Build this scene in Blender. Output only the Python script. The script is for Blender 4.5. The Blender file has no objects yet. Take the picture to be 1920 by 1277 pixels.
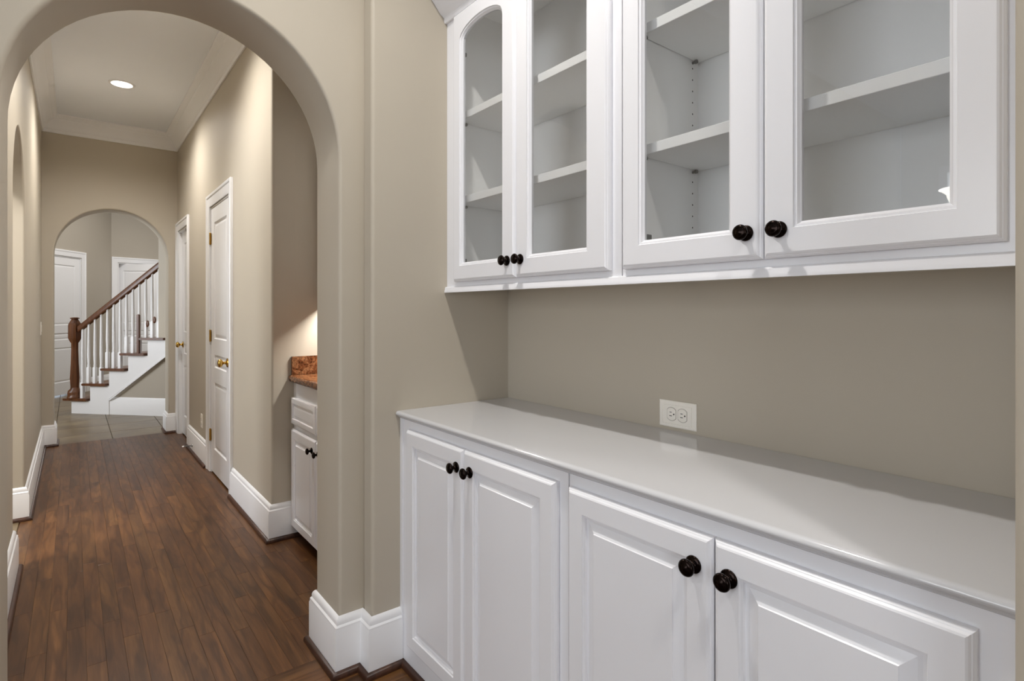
import bpy, bmesh, math, random
from mathutils import Vector, Matrix
random.seed(7)
S = bpy.context.scene
COL = S.collection
PI = math.pi

# ------------------------------------------------------------------ camera
FPX, CX, CY, CAMZ = 1046.0, 960.0, 582.0, 1.273
YAW = math.atan(823.0 / 1046.0)
cam_d = bpy.data.cameras.new('camera'); cam = bpy.data.objects.new('camera', cam_d); COL.objects.link(cam)
cam_d.sensor_width = 36.0; cam_d.lens = FPX * 36.0 / 1920.0
cam_d.shift_y = -(638.5 - CY) / 1920.0
cam_d.clip_start = 0.02
cam.location = (0, 0, CAMZ); cam.rotation_euler = (PI / 2, 0, -YAW)
S.camera = cam

# ------------------------------------------------------------------ view, world, daylight
S.view_settings.view_transform = 'Standard'; S.view_settings.look = 'None'
S.view_settings.gamma = 1.0; S.view_settings.exposure = 0.0; S.view_settings.use_curve_mapping = False
S.cycles.use_denoising = True
S.cycles.max_bounces = 10; S.cycles.diffuse_bounces = 6; S.cycles.glossy_bounces = 4
S.cycles.transmission_bounces = 6; S.cycles.transparent_max_bounces = 12
S.cycles.sample_clamp_indirect = 6.0
S.cycles.caustics_reflective = False; S.cycles.caustics_refractive = False
W = bpy.data.worlds.new('sky'); S.world = W; W.use_nodes = True
bgn = W.node_tree.nodes['Background']; bgn.inputs[0].default_value = (0.72, 0.84, 1.0, 1); bgn.inputs[1].default_value = 1.6

def area(name, loc, rot, sx, sy, power, col):
    l = bpy.data.lights.new(name, 'AREA'); l.shape = 'RECTANGLE'; l.size = sx; l.size_y = sy
    l.energy = power; l.color = col
    o = bpy.data.objects.new(name, l); o.location = loc; o.rotation_euler = rot; COL.objects.link(o); return o
def spot(name, loc, power, col, ang=130, blend=0.7, size=0.05, tgt=None):
    l = bpy.data.lights.new(name, 'SPOT'); l.energy = power; l.color = col; l.spot_size = math.radians(ang)
    l.spot_blend = blend; l.shadow_soft_size = size
    o = bpy.data.objects.new(name, l); o.location = loc; COL.objects.link(o)
    return o
DAY = (0.92, 0.955, 1.0); WARM = (1.0, 0.965, 0.92)
# daylight entering by the windows of the near room (left wall and the wall behind the camera)
area('window_daylight', (-4.06, 0.32, 1.66), (0, -PI / 2, 0), 1.8, 2.5, 50, DAY)
area('back_window_daylight', (-2.3, -3.43, 1.6), (PI / 2, 0, -0.35), 1.1, 1.9, 26, DAY)
# daylight in the side room, and an added fill lamp for the foyer
area('side_room_daylight', (-4.06, 4.6, 1.7), (0, -PI / 2, 0), 1.7, 1.7, 110, DAY)
area('foyer_daylight', (-2.06, 7.60, 1.75), (0, -PI / 2, 0), 1.9, 1.0, 58, DAY)  # added to brighten the stair side that faces the camera
# ceiling cans
spot('hall_can', (0.305, 5.40, 3.055), 138, WARM, 156, 0.9, 0.09)
spot('hall_can', (0.305, 3.45, 3.055), 140, WARM, 150, 0.9, 0.09)
spot('side_room_can', (-0.95, 3.45, 3.055), 300, WARM, 140, 1.0, 0.06)
spot('near_can', (0.50, 1.10, 3.03), 77, WARM, 150, 0.9, 0.04)
spot('near_can', (0.50, -0.40, 3.03), 57, WARM, 150, 0.9, 0.04)
spot('foyer_can', (1.2, 9.6, 3.9), 270, WARM, 160, 1.0, 0.15)
# lamp under the wall cabinets of the granite counter
area('under_cabinet_lamp', (1.17, 2.98, 1.335), (0, 0, 0), 0.03, 0.22, 5.0, WARM)

# ------------------------------------------------------------------ materials
def mat(name):
    m = bpy.data.materials.new(name); m.use_nodes = True
    nt = m.node_tree; b = nt.nodes['Principled BSDF']; return m, nt, b
def srgb(r, g, b):
    f = lambda c: (c / 255 / 12.92) if c / 255 <= 0.04045 else ((c / 255 + 0.055) / 1.055) ** 2.4
    return (f(r), f(g), f(b), 1)
def coords(nt, scale=(1, 1, 1), kind='Object', rnd=False):
    tc = nt.nodes.new('ShaderNodeTexCoord'); mp = nt.nodes.new('ShaderNodeMapping')
    mp.inputs['Scale'].default_value = scale
    src = tc.outputs[kind]
    if rnd:
        oi = nt.nodes.new('ShaderNodeObjectInfo'); ml = nt.nodes.new('ShaderNodeVectorMath'); ml.operation = 'SCALE'
        ml.inputs[0].default_value = (31.0, 17.0, 53.0); nt.links.new(oi.outputs['Random'], ml.inputs['Scale'])
        ad = nt.nodes.new('ShaderNodeVectorMath'); ad.operation = 'ADD'
        nt.links.new(src, ad.inputs[0]); nt.links.new(ml.outputs[0], ad.inputs[1]); src = ad.outputs[0]
    nt.links.new(src, mp.inputs[0]); return mp.outputs[0]
def noise(nt, vec, scale, detail=3, rough=0.5, dist=0):
    n = nt.nodes.new('ShaderNodeTexNoise'); n.inputs['Scale'].default_value = scale
    n.inputs['Detail'].default_value = detail; n.inputs['Roughness'].default_value = rough
    n.inputs['Distortion'].default_value = dist; nt.links.new(vec, n.inputs['Vector']); return n
def ramp(nt, fac, stops):
    r = nt.nodes.new('ShaderNodeValToRGB'); e = r.color_ramp.elements
    e[0].position, e[0].color = stops[0]; e[1].position, e[1].color = stops[-1]
    for p, c in stops[1:-1]:
        x = e.new(p); x.color = c
    nt.links.new(fac, r.inputs[0]); return r
def mixc(nt, a, b, fac, mode='MIX'):
    m = nt.nodes.new('ShaderNodeMix'); m.data_type = 'RGBA'; m.blend_type = mode
    for sock, v in ((m.inputs[0], fac), (m.inputs[6], a), (m.inputs[7], b)):
        if hasattr(v, 'links'): nt.links.new(v, sock)
        else: sock.default_value = v
    return m.outputs[2]
def bump(nt, b, h, strength, dist=0.001):
    bp = nt.nodes.new('ShaderNodeBump'); bp.inputs['Strength'].default_value = strength
    bp.inputs['Distance'].default_value = dist; nt.links.new(h, bp.inputs['Height'])
    nt.links.new(bp.outputs[0], b.inputs['Normal'])
def paint(name, c, rough, bumpy=0.0, var=0.03, coat=0.0, spec=0.5):
    m, nt, b = mat(name); v = coords(nt)
    n = noise(nt, v, 1.3, 3)
    lo = tuple(x * (1 - var) for x in c[:3]) + (1,); hi = tuple(min(1, x * (1 + var)) for x in c[:3]) + (1,)
    r = ramp(nt, n.outputs[0], [(0.3, lo), (0.7, hi)])
    nt.links.new(r.outputs[0], b.inputs['Base Color']); b.inputs['Roughness'].default_value = rough
    b.inputs['Specular IOR Level'].default_value = spec
    b.inputs['Coat Weight'].default_value = coat; b.inputs['Coat Roughness'].default_value = 0.12
    if bumpy:
        n2 = noise(nt, v, 260, 2); bump(nt, b, n2.outputs[0], bumpy, 0.0006)
    return m
M = {}
M['wall'] = paint('beige_wall_paint', srgb(190, 181, 165), 0.55, 0.18, 0.02, 0, 0.35)
M['foyer_wall'] = paint('greige_wall_paint', srgb(176, 168, 155), 0.6, 0.15, 0.02, 0, 0.3)
M['ceiling'] = paint('ceiling_paint', srgb(238, 241, 246), 0.8, 0.1, 0.01, 0, 0.2)
M['trim'] = paint('white_trim_paint', srgb(238, 238, 239), 0.32, 0, 0.01)
M['cab'] = paint('white_cabinet_paint', srgb(240, 240, 243), 0.26, 0, 0.008)
M['cab_in'] = paint('white_cabinet_interior', srgb(243, 243, 242), 0.45, 0, 0.008)
M['counter'] = paint('glossy_white_countertop', srgb(208, 208, 210), 0.09, 0, 0.01, 0.3)
M['plastic'] = paint('ivory_plastic', srgb(246, 241, 231), 0.3, 0, 0.004)
M['shadow_gap'] = paint('plastic_joint', srgb(160, 150, 136), 0.6, 0, 0)  # shade of the receptacle groove, put into the colour
M['dark'] = paint('dark_slot', srgb(30, 26, 22), 0.6, 0, 0.0)
M['grey_metal'] = paint('grey_metal_fitting', srgb(120, 120, 118), 0.35, 0, 0.02); M['grey_metal'].node_tree.nodes['Principled BSDF'].inputs['Metallic'].default_value = 0.7

def wood(name, cols, rough, ysc=2.2, coat=0.0, tint=True, axis=1, cathedral=True):
    m, nt, b = mat(name)
    sc = [26, 26, 26]; sc[axis] = ysc
    v = coords(nt, tuple(sc), 'Object', True)
    n1 = noise(nt, v, 1.0, 5, 0.6, 0.8)
    sc2 = [150, 150, 150]; sc2[axis] = 5
    v2 = coords(nt, tuple(sc2), 'Object', True); n2 = noise(nt, v2, 1.0, 3, 0.6)
    sc3 = [13, 13, 13]; sc3[axis] = 1.9
    v3 = coords(nt, tuple(sc3), 'Object', True); n3 = noise(nt, v3, 1.0, 2, 0.5, 0.4)
    # cathedral rings from a stretched noise field
    mt = nt.nodes.new('ShaderNodeMath'); mt.operation = 'MULTIPLY'; mt.inputs[1].default_value = 26.0
    nt.links.new(n3.outputs[0], mt.inputs[0])
    sn = nt.nodes.new('ShaderNodeMath'); sn.operation = 'SINE'; nt.links.new(mt.outputs[0], sn.inputs[0])
    m2 = nt.nodes.new('ShaderNodeMath'); m2.operation = 'MULTIPLY_ADD'; m2.inputs[1].default_value = 0.5; m2.inputs[2].default_value = 0.5
    nt.links.new(sn.outputs[0], m2.inputs[0])
    base = ramp(nt, n1.outputs[0], [(0.28, cols[0]), (0.5, cols[1]), (0.75, cols[2])]).outputs[0]
    c = mixc(nt, base, cols[0], m2.outputs[0], 'MIX') if False else base
    dk = ramp(nt, m2.outputs[0], [(0.0, (1, 1, 1, 1)), (0.6, (0.92, 0.9, 0.88, 1)), (1.0, (0.55, 0.5, 0.46, 1))]).outputs[0]
    c = mixc(nt, c, dk, 0.75 if cathedral else 0.2, 'MULTIPLY')
    fg = ramp(nt, n2.outputs[0], [(0.35, (0.72, 0.68, 0.64, 1)), (0.6, (1, 1, 1, 1))]).outputs[0]
    c = mixc(nt, c, fg, 0.45, 'MULTIPLY')
    if tint:
        oi = nt.nodes.new('ShaderNodeObjectInfo')
        t = ramp(nt, oi.outputs['Random'], [(0.0, (0.74, 0.69, 0.69, 1)), (0.3, (0.95, 0.9, 0.88, 1)), (0.6, (1.05, 1.0, 0.94, 1)), (0.85, (0.86, 0.86, 0.84, 1)), (1.0, (1.22, 1.2, 1.1, 1))]).outputs[0]
        c = mixc(nt, c, t, 1.0, 'MULTIPLY')
    nt.links.new(c, b.inputs['Base Color'])
    b.inputs['Roughness'].default_value = rough; b.inputs['Coat Weight'].default_value = coat
    b.inputs['Coat Roughness'].default_value = 0.3
    bump(nt, b, n2.outputs[0], 0.25, 0.0004)
    return m
M['floor_wood'] = wood('oak_floor_strip', (srgb(68, 43, 22), srgb(94, 62, 34), srgb(120, 84, 49)), 0.36, 2.2, 0.05)
M['floor_wood'].node_tree.nodes['Principled BSDF'].inputs['Specular IOR Level'].default_value = 0.28
M['shoe'] = wood('oak_shoe_molding', (srgb(48, 28, 18), srgb(70, 42, 28), srgb(88, 56, 38)), 0.4, 3, 0, False)
M['stair_wood'] = wood('reddish_stair_wood', (srgb(70, 38, 17), srgb(98, 57, 28), srgb(118, 74, 40)), 0.35, 3, 0.2, False, 2, False)

def metal(name, c, rough, var=0.0):
    m, nt, b = mat(name); b.inputs['Metallic'].default_value = 1.0
    v = coords(nt); n = noise(nt, v, 60, 3)
    r = ramp(nt, n.outputs[0], [(0.3, tuple(x * (1 - var) for x in c[:3]) + (1,)), (0.7, c)])
    nt.links.new(r.outputs[0], b.inputs['Base Color']); b.inputs['Roughness'].default_value = rough; return m
M['bronze'] = metal('dark_oiled_bronze', srgb(40, 32, 29), 0.2, 0.4)
M['bronze_edge'] = metal('worn_copper_edge', srgb(170, 135, 110), 0.3, 0.2)
M['brass'] = metal('polished_brass', srgb(206, 166, 86), 0.2, 0.15)

# granite
m, nt, b = mat('brown_granite'); v = coords(nt)
n1 = noise(nt, v, 26, 6, 0.7, 0.8); n2 = noise(nt, v, 90, 3, 0.6)
c1 = ramp(nt, n1.outputs[0], [(0.3, srgb(40, 24, 16)), (0.45, srgb(110, 66, 40)), (0.58, srgb(152, 108, 74)), (0.75, srgb(90, 54, 38))]).outputs[0]
c2 = ramp(nt, n2.outputs[0], [(0.36, (0.25, 0.2, 0.18, 1)), (0.5, (1, 1, 1, 1)), (0.75, (1.25, 1.1, 0.9, 1))]).outputs[0]
nt.links.new(mixc(nt, c1, c2, 0.8, 'MULTIPLY'), b.inputs['Base Color']); b.inputs['Roughness'].default_value = 0.15
M['granite'] = m
# floor tile
m, nt, b = mat('tan_stone_tile'); v = coords(nt, (1, 1, 1), 'Object', True)
n1 = noise(nt, v, 3.2, 5, 0.6, 0.6)
c1 = ramp(nt, n1.outputs[0], [(0.25, srgb(82, 68, 50)), (0.5, srgb(106, 90, 66)), (0.78, srgb(128, 112, 82))]).outputs[0]
nt.links.new(c1, b.inputs['Base Color']); b.inputs['Roughness'].default_value = 0.33; M['tile'] = m
M['grout'] = paint('grey_brown_grout', srgb(84, 72, 58), 0.8)
# thin window / cabinet glass: clear sheet with Fresnel reflection
m = bpy.data.materials.new('clear_glass_sheet'); m.use_nodes = True; nt = m.node_tree
for n in list(nt.nodes):
    if n.type != 'OUTPUT_MATERIAL': nt.nodes.remove(n)
out = nt.nodes['Material Output'] if 'Material Output' in nt.nodes else nt.nodes[0]
tr = nt.nodes.new('ShaderNodeBsdfTransparent'); tr.inputs[0].default_value = (0.97, 0.972, 0.97, 1)
gl = nt.nodes.new('ShaderNodeBsdfGlossy'); gl.inputs['Roughness'].default_value = 0.01
fr = nt.nodes.new('ShaderNodeFresnel'); ge = nt.nodes.new('ShaderNodeNewGeometry')
io = nt.nodes.new('ShaderNodeMapRange'); io.inputs[3].default_value = 1.5; io.inputs[4].default_value = 1 / 1.5
nt.links.new(ge.outputs['Backfacing'], io.inputs[0]); nt.links.new(io.outputs[0], fr.inputs[0])
mx = nt.nodes.new('ShaderNodeMixShader'); nt.links.new(fr.outputs[0], mx.inputs[0]); nt.links.new(tr.outputs[0], mx.inputs[1]); nt.links.new(gl.outputs[0], mx.inputs[2])
nt.links.new(mx.outputs[0], out.inputs[0]); M['glass'] = m
def emis(name, c, s):
    m, nt, b = mat(name); b.inputs['Emission Color'].default_value = c; b.inputs['Emission Strength'].default_value = s
    b.inputs['Base Color'].default_value = (0.9, 0.9, 0.9, 1); return m
M['lens'] = emis('lit_lamp_lens', (1, 0.97, 0.92, 1), 6.0)
M['shade'] = emis('lit_glass_shade', (1, 0.96, 0.88, 1), 12.0)

# ------------------------------------------------------------------ mesh helpers
ORG = {}
class MB:
    def __init__(s): s.v = []; s.f = []
    def add(s, vs, fs):
        k = len(s.v); s.v += [tuple(p) for p in vs]; s.f += [tuple(k + i for i in f) for f in fs]; return s
    def box(s, x0, x1, y0, y1, z0, z1):
        x0, x1 = min(x0, x1), max(x0, x1); y0, y1 = min(y0, y1), max(y0, y1); z0, z1 = min(z0, z1), max(z0, z1)
        return s.add([(x0, y0, z0), (x1, y0, z0), (x1, y1, z0), (x0, y1, z0), (x0, y0, z1), (x1, y0, z1), (x1, y1, z1), (x0, y1, z1)],
                     [(0, 3, 2, 1), (4, 5, 6, 7), (0, 1, 5, 4), (1, 2, 6, 5), (2, 3, 7, 6), (3, 0, 4, 7)])
    def prism(s, pts, fn, a, b):
        """pts: 2-D outline; fn(p, t) -> 3-D; extruded from t=a to t=b"""
        n = len(pts); vs = [fn(p, a) for p in pts] + [fn(p, b) for p in pts]
        return s.add(vs, [tuple(range(n))[::-1], tuple(range(n, 2 * n))] + [(i, (i + 1) % n, n + (i + 1) % n, n + i) for i in range(n)])
    def rings(s, rs, closed_first=True, closed_last=True, loop=False):
        n = len(rs[0]); base = len(s.v); vs = [p for r in rs for p in r]; fs = []
        m = len(rs)
        for k in range(m if loop else m - 1):
            q = (k + 1) % m
            for i in range(n):
                j = (i + 1) % n; fs.append((k * n + i, k * n + j, q * n + j, q * n + i))
        if not loop:
            if closed_first: fs.append(tuple(range(n))[::-1])
            if closed_last: fs.append(tuple((m - 1) * n + i for i in range(n)))
        return s.add(vs, fs)
    def lathe(s, prof, org, ax, n=20, up=None):
        ax = Vector(ax).normalized(); u = ax.orthogonal().normalized(); w = ax.cross(u); o = Vector(org)
        rs = [[o + ax * d + (u * math.cos(2 * PI * i / n) + w * math.sin(2 * PI * i / n)) * max(r, 1e-5) for i in range(n)] for r, d in prof]
        return s.rings(rs)
    def xf(s, fn): s.v = [tuple(fn(p)) for p in s.v]; return s
    def build(s, name, m, parent=None, bevel=0, seg=2, angle=32, smooth=True, label=None, mats=None, center=None):
        bm = bmesh.new(); vs = [bm.verts.new(p) for p in s.v]
        for f in s.f:
            try: bm.faces.new([vs[i] for i in f])
            except ValueError: pass
        bmesh.ops.recalc_face_normals(bm, faces=bm.faces)
        if bevel:
            es = [e for e in bm.edges if len(e.link_faces) == 2 and e.calc_face_angle(0) > math.radians(50)]
            bmesh.ops.bevel(bm, geom=es, offset=bevel, segments=seg, affect='EDGES', profile=0.5, clamp_overlap=True)
            bmesh.ops.recalc_face_normals(bm, faces=bm.faces)
        return link(bm, name, m, parent, angle if smooth else 0, label, bevel > 0, center)
def link(bm, name, m, parent=None, angle=32, label=None, wn=False, center=None):
    xs = [v.co for v in bm.verts]
    if center is None:
        lo = [min(c[i] for c in xs) for i in range(3)]; hi = [max(c[i] for c in xs) for i in range(3)]
        c = Vector(((lo[0] + hi[0]) / 2, (lo[1] + hi[1]) / 2, lo[2] if parent is None else (lo[2] + hi[2]) / 2))
    else: c = Vector(center)
    bmesh.ops.translate(bm, verts=bm.verts, vec=-c)
    me = bpy.data.meshes.new(name); bm.to_mesh(me); bm.free(); me.materials.append(m)
    if angle:
        me.polygons.foreach_set('use_smooth', [True] * len(me.polygons)); me.set_sharp_from_angle(angle=math.radians(angle))
    o = bpy.data.objects.new(name, me); COL.objects.link(o)
    if parent is not None: o.parent = parent; o.location = c - ORG[parent.name]
    else: o.location = c
    ORG[o.name] = c
    if wn:
        w = o.modifiers.new('normals', 'WEIGHTED_NORMAL'); w.keep_sharp = True; w.weight = 100
    if label: o['label'] = label
    return o
def empty(name, loc, label=None, cat=None, group=None, kind=None):
    o = bpy.data.objects.new(name, None); COL.objects.link(o); o.location = loc; o.empty_display_size = 0.1
    ORG[o.name] = Vector(loc)
    return tag(o, label, cat, group, kind)
def tag(o, label=None, cat=None, group=None, kind=None):
    if label: o['label'] = label
    if cat: o['category'] = cat
    if group: o['group'] = group
    if kind: o['kind'] = kind
    return o
def struct(o, label, cat='wall'): return tag(o, label, cat, None, 'structure')
def BX(*a): return MB().box(*a)

# ------------------------------------------------------------------ walls
def arch_outline(a0, a1, c0, c1, spring, top, n=36):
    """Wall outline from a0 to a1 with one arched opening c0..c1 reaching the floor"""
    r = (c1 - c0) / 2; c = (c0 + c1) / 2
    p = [(a0, 0), (c0, 0)]
    p += [(c - r * math.cos(PI * i / n), spring + r * math.sin(PI * i / n)) for i in range(n + 1)]
    p += [(c1, 0), (a1, 0), (a1, top), (a0, top)]
    return p
fXZ = lambda p, t: (p[0], t, p[1])
fYZ = lambda p, t: (t, p[0], p[1])
def wall_poly(name, outline, fn, a, b, m, label, bev=0.013, keep=None):
    mb = MB().prism(outline, fn, a, b); bm = bmesh.new(); vs = [bm.verts.new(p) for p in mb.v]
    for f in mb.f: bm.faces.new([vs[i] for i in f])
    bmesh.ops.recalc_face_normals(bm, faces=bm.faces)
    zmax = max(v.co.z for v in bm.verts)
    es = []
    for e in bm.edges:
        if len(e.link_faces) != 2: continue
        z0, z1 = e.verts[0].co.z, e.verts[1].co.z
        if max(z0, z1) < 0.001 or min(z0, z1) > zmax - 0.001: continue
        if keep and not (keep(e.verts[0].co) and keep(e.verts[1].co)): continue
        if e.calc_face_angle(0) > math.radians(50): es.append(e)
    bmesh.ops.bevel(bm, geom=es, offset=bev, segments=4, affect='EDGES', profile=0.5, clamp_overlap=True)
    big = [f for f in bm.faces if len(f.verts) > 4]
    bmesh.ops.triangulate(bm, faces=big)
    bmesh.ops.recalc_face_normals(bm, faces=bm.faces)
    return struct(link(bm, name, m, None, 32, None, True), label)

near = wall_poly('wall_arch', arch_outline(-4.0, 1.60, -0.145, 0.726, 1.805, 3.05), fXZ, 1.894, 2.125, M['wall'],
          'beige wall with a rounded archway into the hallway')
wall_poly('wall_niche_left', [(0.814, 0), (1.60, 0), (1.60, 3.05), (0.814, 3.05)], fXZ, 1.821, 1.8938, M['wall'],
          'beige end wall beside the left end of the white cabinets')
struct(BX(1.411, 1.60, 0.1425, 1.8205, 0, 3.05).build('wall_niche_back', M['wall']), 'beige back wall above the white countertop')
wall_poly('wall_niche_right', [(0.814, 0), (1.60, 0), (1.60, 3.05), (0.814, 3.05)], fXZ, -3.5, 0.142, M['wall'],
          'beige wall end at the right edge of the cabinets')
# hallway right wall: openings for two doors, recess with the granite counter before it
D1 = (4.235, 4.915); D2 = (6.035, 6.615); DT = 2.08
o_r = [(3.21, 0), (D1[0], 0), (D1[0], DT), (D1[1], DT), (D1[1], 0), (D2[0], 0), (D2[0], DT), (D2[1], DT), (D2[1], 0), (6.70, 0), (6.70, 3.075), (3.21, 3.075)]
wall_poly('wall_right', o_r, fYZ, 0.852, 0.98, M['wall'], 'beige right hallway wall with two white doors', keep=lambda c: c.x < .86)
struct(BX(0.9801, 1.60, 3.21, 3.33, 0, 3.075).build('wall_recess_end', M['wall']), 'beige end wall of the recess beside the granite counter')
struct(BX(1.47, 1.60, 2.1255, 3.2095, 0, 3.075).build('wall_recess_back', M['wall']), 'beige back wall of the recess with the granite counter')
struct(BX(1.10, 1.22, 3.34, 6.70, 0, 3.075).build('wall_closet_back', M['wall']), 'beige closet wall behind the two hallway doors')
# hallway left wall with arched opening
wall_poly('wall_left', arch_outline(2.1255, 6.70, 3.60, 4.45, 1.83, 3.075), fYZ, -0.448, -0.228, M['wall'],
          'beige left hallway wall with a narrow arched opening')
# far wall with arch to the foyer
wall_poly('wall_far_arch', arch_outline(-4.0, 3.2, -0.14, 0.77, 1.805, 3.6), fXZ, 6.7005, 6.95, M['wall'],
          'beige wall at the end of the hallway with an arch to the foyer')
# near room and side room shell
def window_wall(name, x, y0, y1, wy0, wy1, wz0, wz1, top, label):
    mb = MB(); mb.box(x - .12, x, y0, wy0, 0, top); mb.box(x - .12, x, wy1, y1, 0, top)
    mb.box(x - .12, x, wy0, wy1, 0, wz0); mb.box(x - .12, x, wy0, wy1, wz1, top)
    return struct(mb.build(name, M['wall'], smooth=False), label)
window_wall('wall_near_left', -4.0, -3.5, 1.8935, -0.95, 1.59, 0.75, 2.58, 3.05, 'beige wall of the near room with the wide window')
window_wall('wall_side_left', -4.0, 2.1255, 6.70, 3.7, 5.5, 0.8, 2.6, 3.075, 'beige wall of the side room with a window')
mb = MB(); mb.box(-4.12, -2.9, -3.62, -3.5, 0, 3.05); mb.box(-1.7, 1.6, -3.62, -3.5, 0, 3.05); mb.box(-2.9, -1.7, -3.62, -3.5, 0, .6); mb.box(-2.9, -1.7, -3.62, -3.5, 2.6, 3.05)
struct(mb.build('wall_back', M['wall'], smooth=False), 'beige wall behind the camera with a window')
WL = {'window_1': 'wide white framed window in the left wall of the near room', 'window_2': 'white framed window of the side room beyond the hallway opening', 'window_3': 'white framed window in the wall behind the camera', 'window_4': 'tall white framed window in the foyer side wall'}
def win(name, x, y0, y1, z0, z1, n, horiz=False):
    r = empty(name, (x, (y0 + y1) / 2, z0), WL[name], 'window', None, 'structure')
    f = lambda a, b, c, d, t: (BX(x - .05 - t, x + .0 + t, a, b, c, d) if not horiz else BX(a, b, x - .05 - t, x + t, c, d))
    for a, b, c, d in ((y0, y0 + .06, z0, z1), (y1 - .06, y1, z0, z1)): f(a, b, c, d, .01).build('window_jamb', M['trim'], r)
    for a, b, c, d in ((y0 + .06, y1 - .06, z0, z0 + .06), (y0 + .06, y1 - .06, z1 - .06, z1)): f(a, b, c, d, .008).build('window_rail', M['trim'], r)
    for i in range(1, n):
        yy = y0 + (y1 - y0) * i / n; f(yy - .03, yy + .03, z0 + .06, z1 - .06, 0).build('mullion', M['trim'], r)
    f(y0 + .06, y1 - .06, z1 - .62, z1 - .585, -.012).build('muntin', M['trim'], r)
    return r
win('window_1', -3.99, -0.95, 1.59, 0.75, 2.58, 3)
win('window_2', -3.99, 3.7, 5.5, 0.8, 2.6, 2)
win('window_3', -3.52, -2.9, -1.7, 0.6, 2.6, 2, True)
struct(BX(-4.12, 1.60, -3.62, 2.0, 3.05, 3.12).build('ceiling', M['ceiling']), 'white ceiling of the near room', 'ceiling')
struct(BX(-0.34, 1.60, 2.0, 6.82, 3.075, 3.14).build('ceiling_hallway', M['ceiling']), 'white hallway ceiling with a recessed light', 'ceiling')
struct(BX(-4.12, -0.3405, 2.0, 6.82, 3.075, 3.14).build('ceiling_side_room', M['ceiling']), 'white ceiling of the side room', 'ceiling')

# ------------------------------------------------------------------ floors
def tag_floor(o, label): return struct(o, label, 'floor')
floor = tag_floor(BX(-4.12, 1.60, -3.62, 6.74, -0.08, -0.006).build('floor', M['floor_wood'], center=(0, 0, 0)), 'dark stained oak strip floor of the hallway')
FZ = 0.013      # finished wood floor level above the slab datum
def plank(x0, x1, y0, y1, along_x=False):
    L, Wd = ((x1 - x0), (y1 - y0)) if along_x else ((y1 - y0), (x1 - x0))
    g = 0.0002; hx = Wd / 2 - g; hy = L / 2 - g; c = 0.0005
    ring = lambda a, z: [(-hx + a, -hy + a, z), (hx - a, -hy + a, z), (hx - a, hy - a, z), (-hx + a, hy - a, z)]
    mb = MB().rings([ring(0, -.0058), ring(0, -c * .7), ring(c, 0)], False, True)
    me = bpy.data.meshes.new('plank'); me.from_pydata([tuple(p) for p in mb.v], [], mb.f); me.materials.append(M['floor_wood'])
    o = bpy.data.objects.new('plank', me); COL.objects.link(o); o.parent = floor
    o.location = ((x0 + x1) / 2, (y0 + y1) / 2, 0)
    if along_x: o.rotation_euler = (0, 0, PI / 2)
PW = 0.0572
x = -0.228 - 0.02
row = 0
while x < 1.03:
    x1 = x + PW
    yend = 6.74 if x1 < 0.86 else 3.21
    y = 2.02; L = random.uniform(.25, .95)
    while y < yend - 1e-4:
        y1 = min(y + L, yend)
        if yend - y1 < .15: y1 = yend
        plank(x, x1, y, y1); y = y1; L = random.uniform(.45, 1.15)
    x = x1; row += 1
y = 2.02
while y > 0.95:
    y0 = y - PW; xx = -0.75; L = random.uniform(.2, .8)
    xe = 0.925
    while xx < xe - 1e-4:
        xq = min(xx + L, xe)
        if xe - xq < .15: xq = xe
        plank(xx, xq, y0, y, True); xx = xq; L = random.uniform(.5, 1.1)
    y = y0
# foyer and side room tiles
fy = tag_floor(BX(-2.4, 3.9, 6.7405, 14.4, -0.08, -0.006).build('floor_foyer', M['grout'], center=(0, 0, 0)), 'tan stone tile floor of the foyer')
sd = tag_floor(BX(-4.12, -0.448, 2.13, 6.70, -0.0055, -0.004).build('floor_side_room', M['grout'], center=(0, 0, 0)), 'tan stone tile floor of the side room')
def tile(root, x0, x1, y0, y1, zb, zt):
    g = .0025; c = .002
    hx = (x1 - x0) / 2 - g; hy = (y1 - y0) / 2 - g
    ring = lambda a, z: [(-hx + a, -hy + a, z), (hx - a, -hy + a, z), (hx - a, hy - a, z), (-hx + a, hy - a, z)]
    mb = MB().rings([ring(0, zb), ring(0, zt - c), ring(c, zt)], False, True)
    me = bpy.data.meshes.new('tile'); me.from_pydata([tuple(p) for p in mb.v], [], mb.f); me.materials.append(M['tile'])
    o = bpy.data.objects.new('tile', me); COL.objects.link(o); o.parent = root; o.location = ((x0 + x1) / 2, (y0 + y1) / 2, 0)
T = 0.457
for i in range(-2, 5):
    for j in range(0, 11):
        tile(fy, 0.31 + (i - 0) * T - .0, 0.31 + (i + 1) * T, 6.742 + j * T, 6.742 + (j + 1) * T, -.006, .0005)
for i in range(3):
    for j in range(5):
        tile(sd, -0.45 - (i + 1) * T, -0.45 - i * T, 2.9 + j * T, 2.9 + (j + 1) * T, -.004, .0005)
tile(sd, -0.446, -0.250, 3.602, 4.03, -.0055, .0006); tile(sd, -0.446, -0.250, 4.03, 4.448, -.0055, .0006)

floor.location.z += FZ; sd.location.z += FZ

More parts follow.
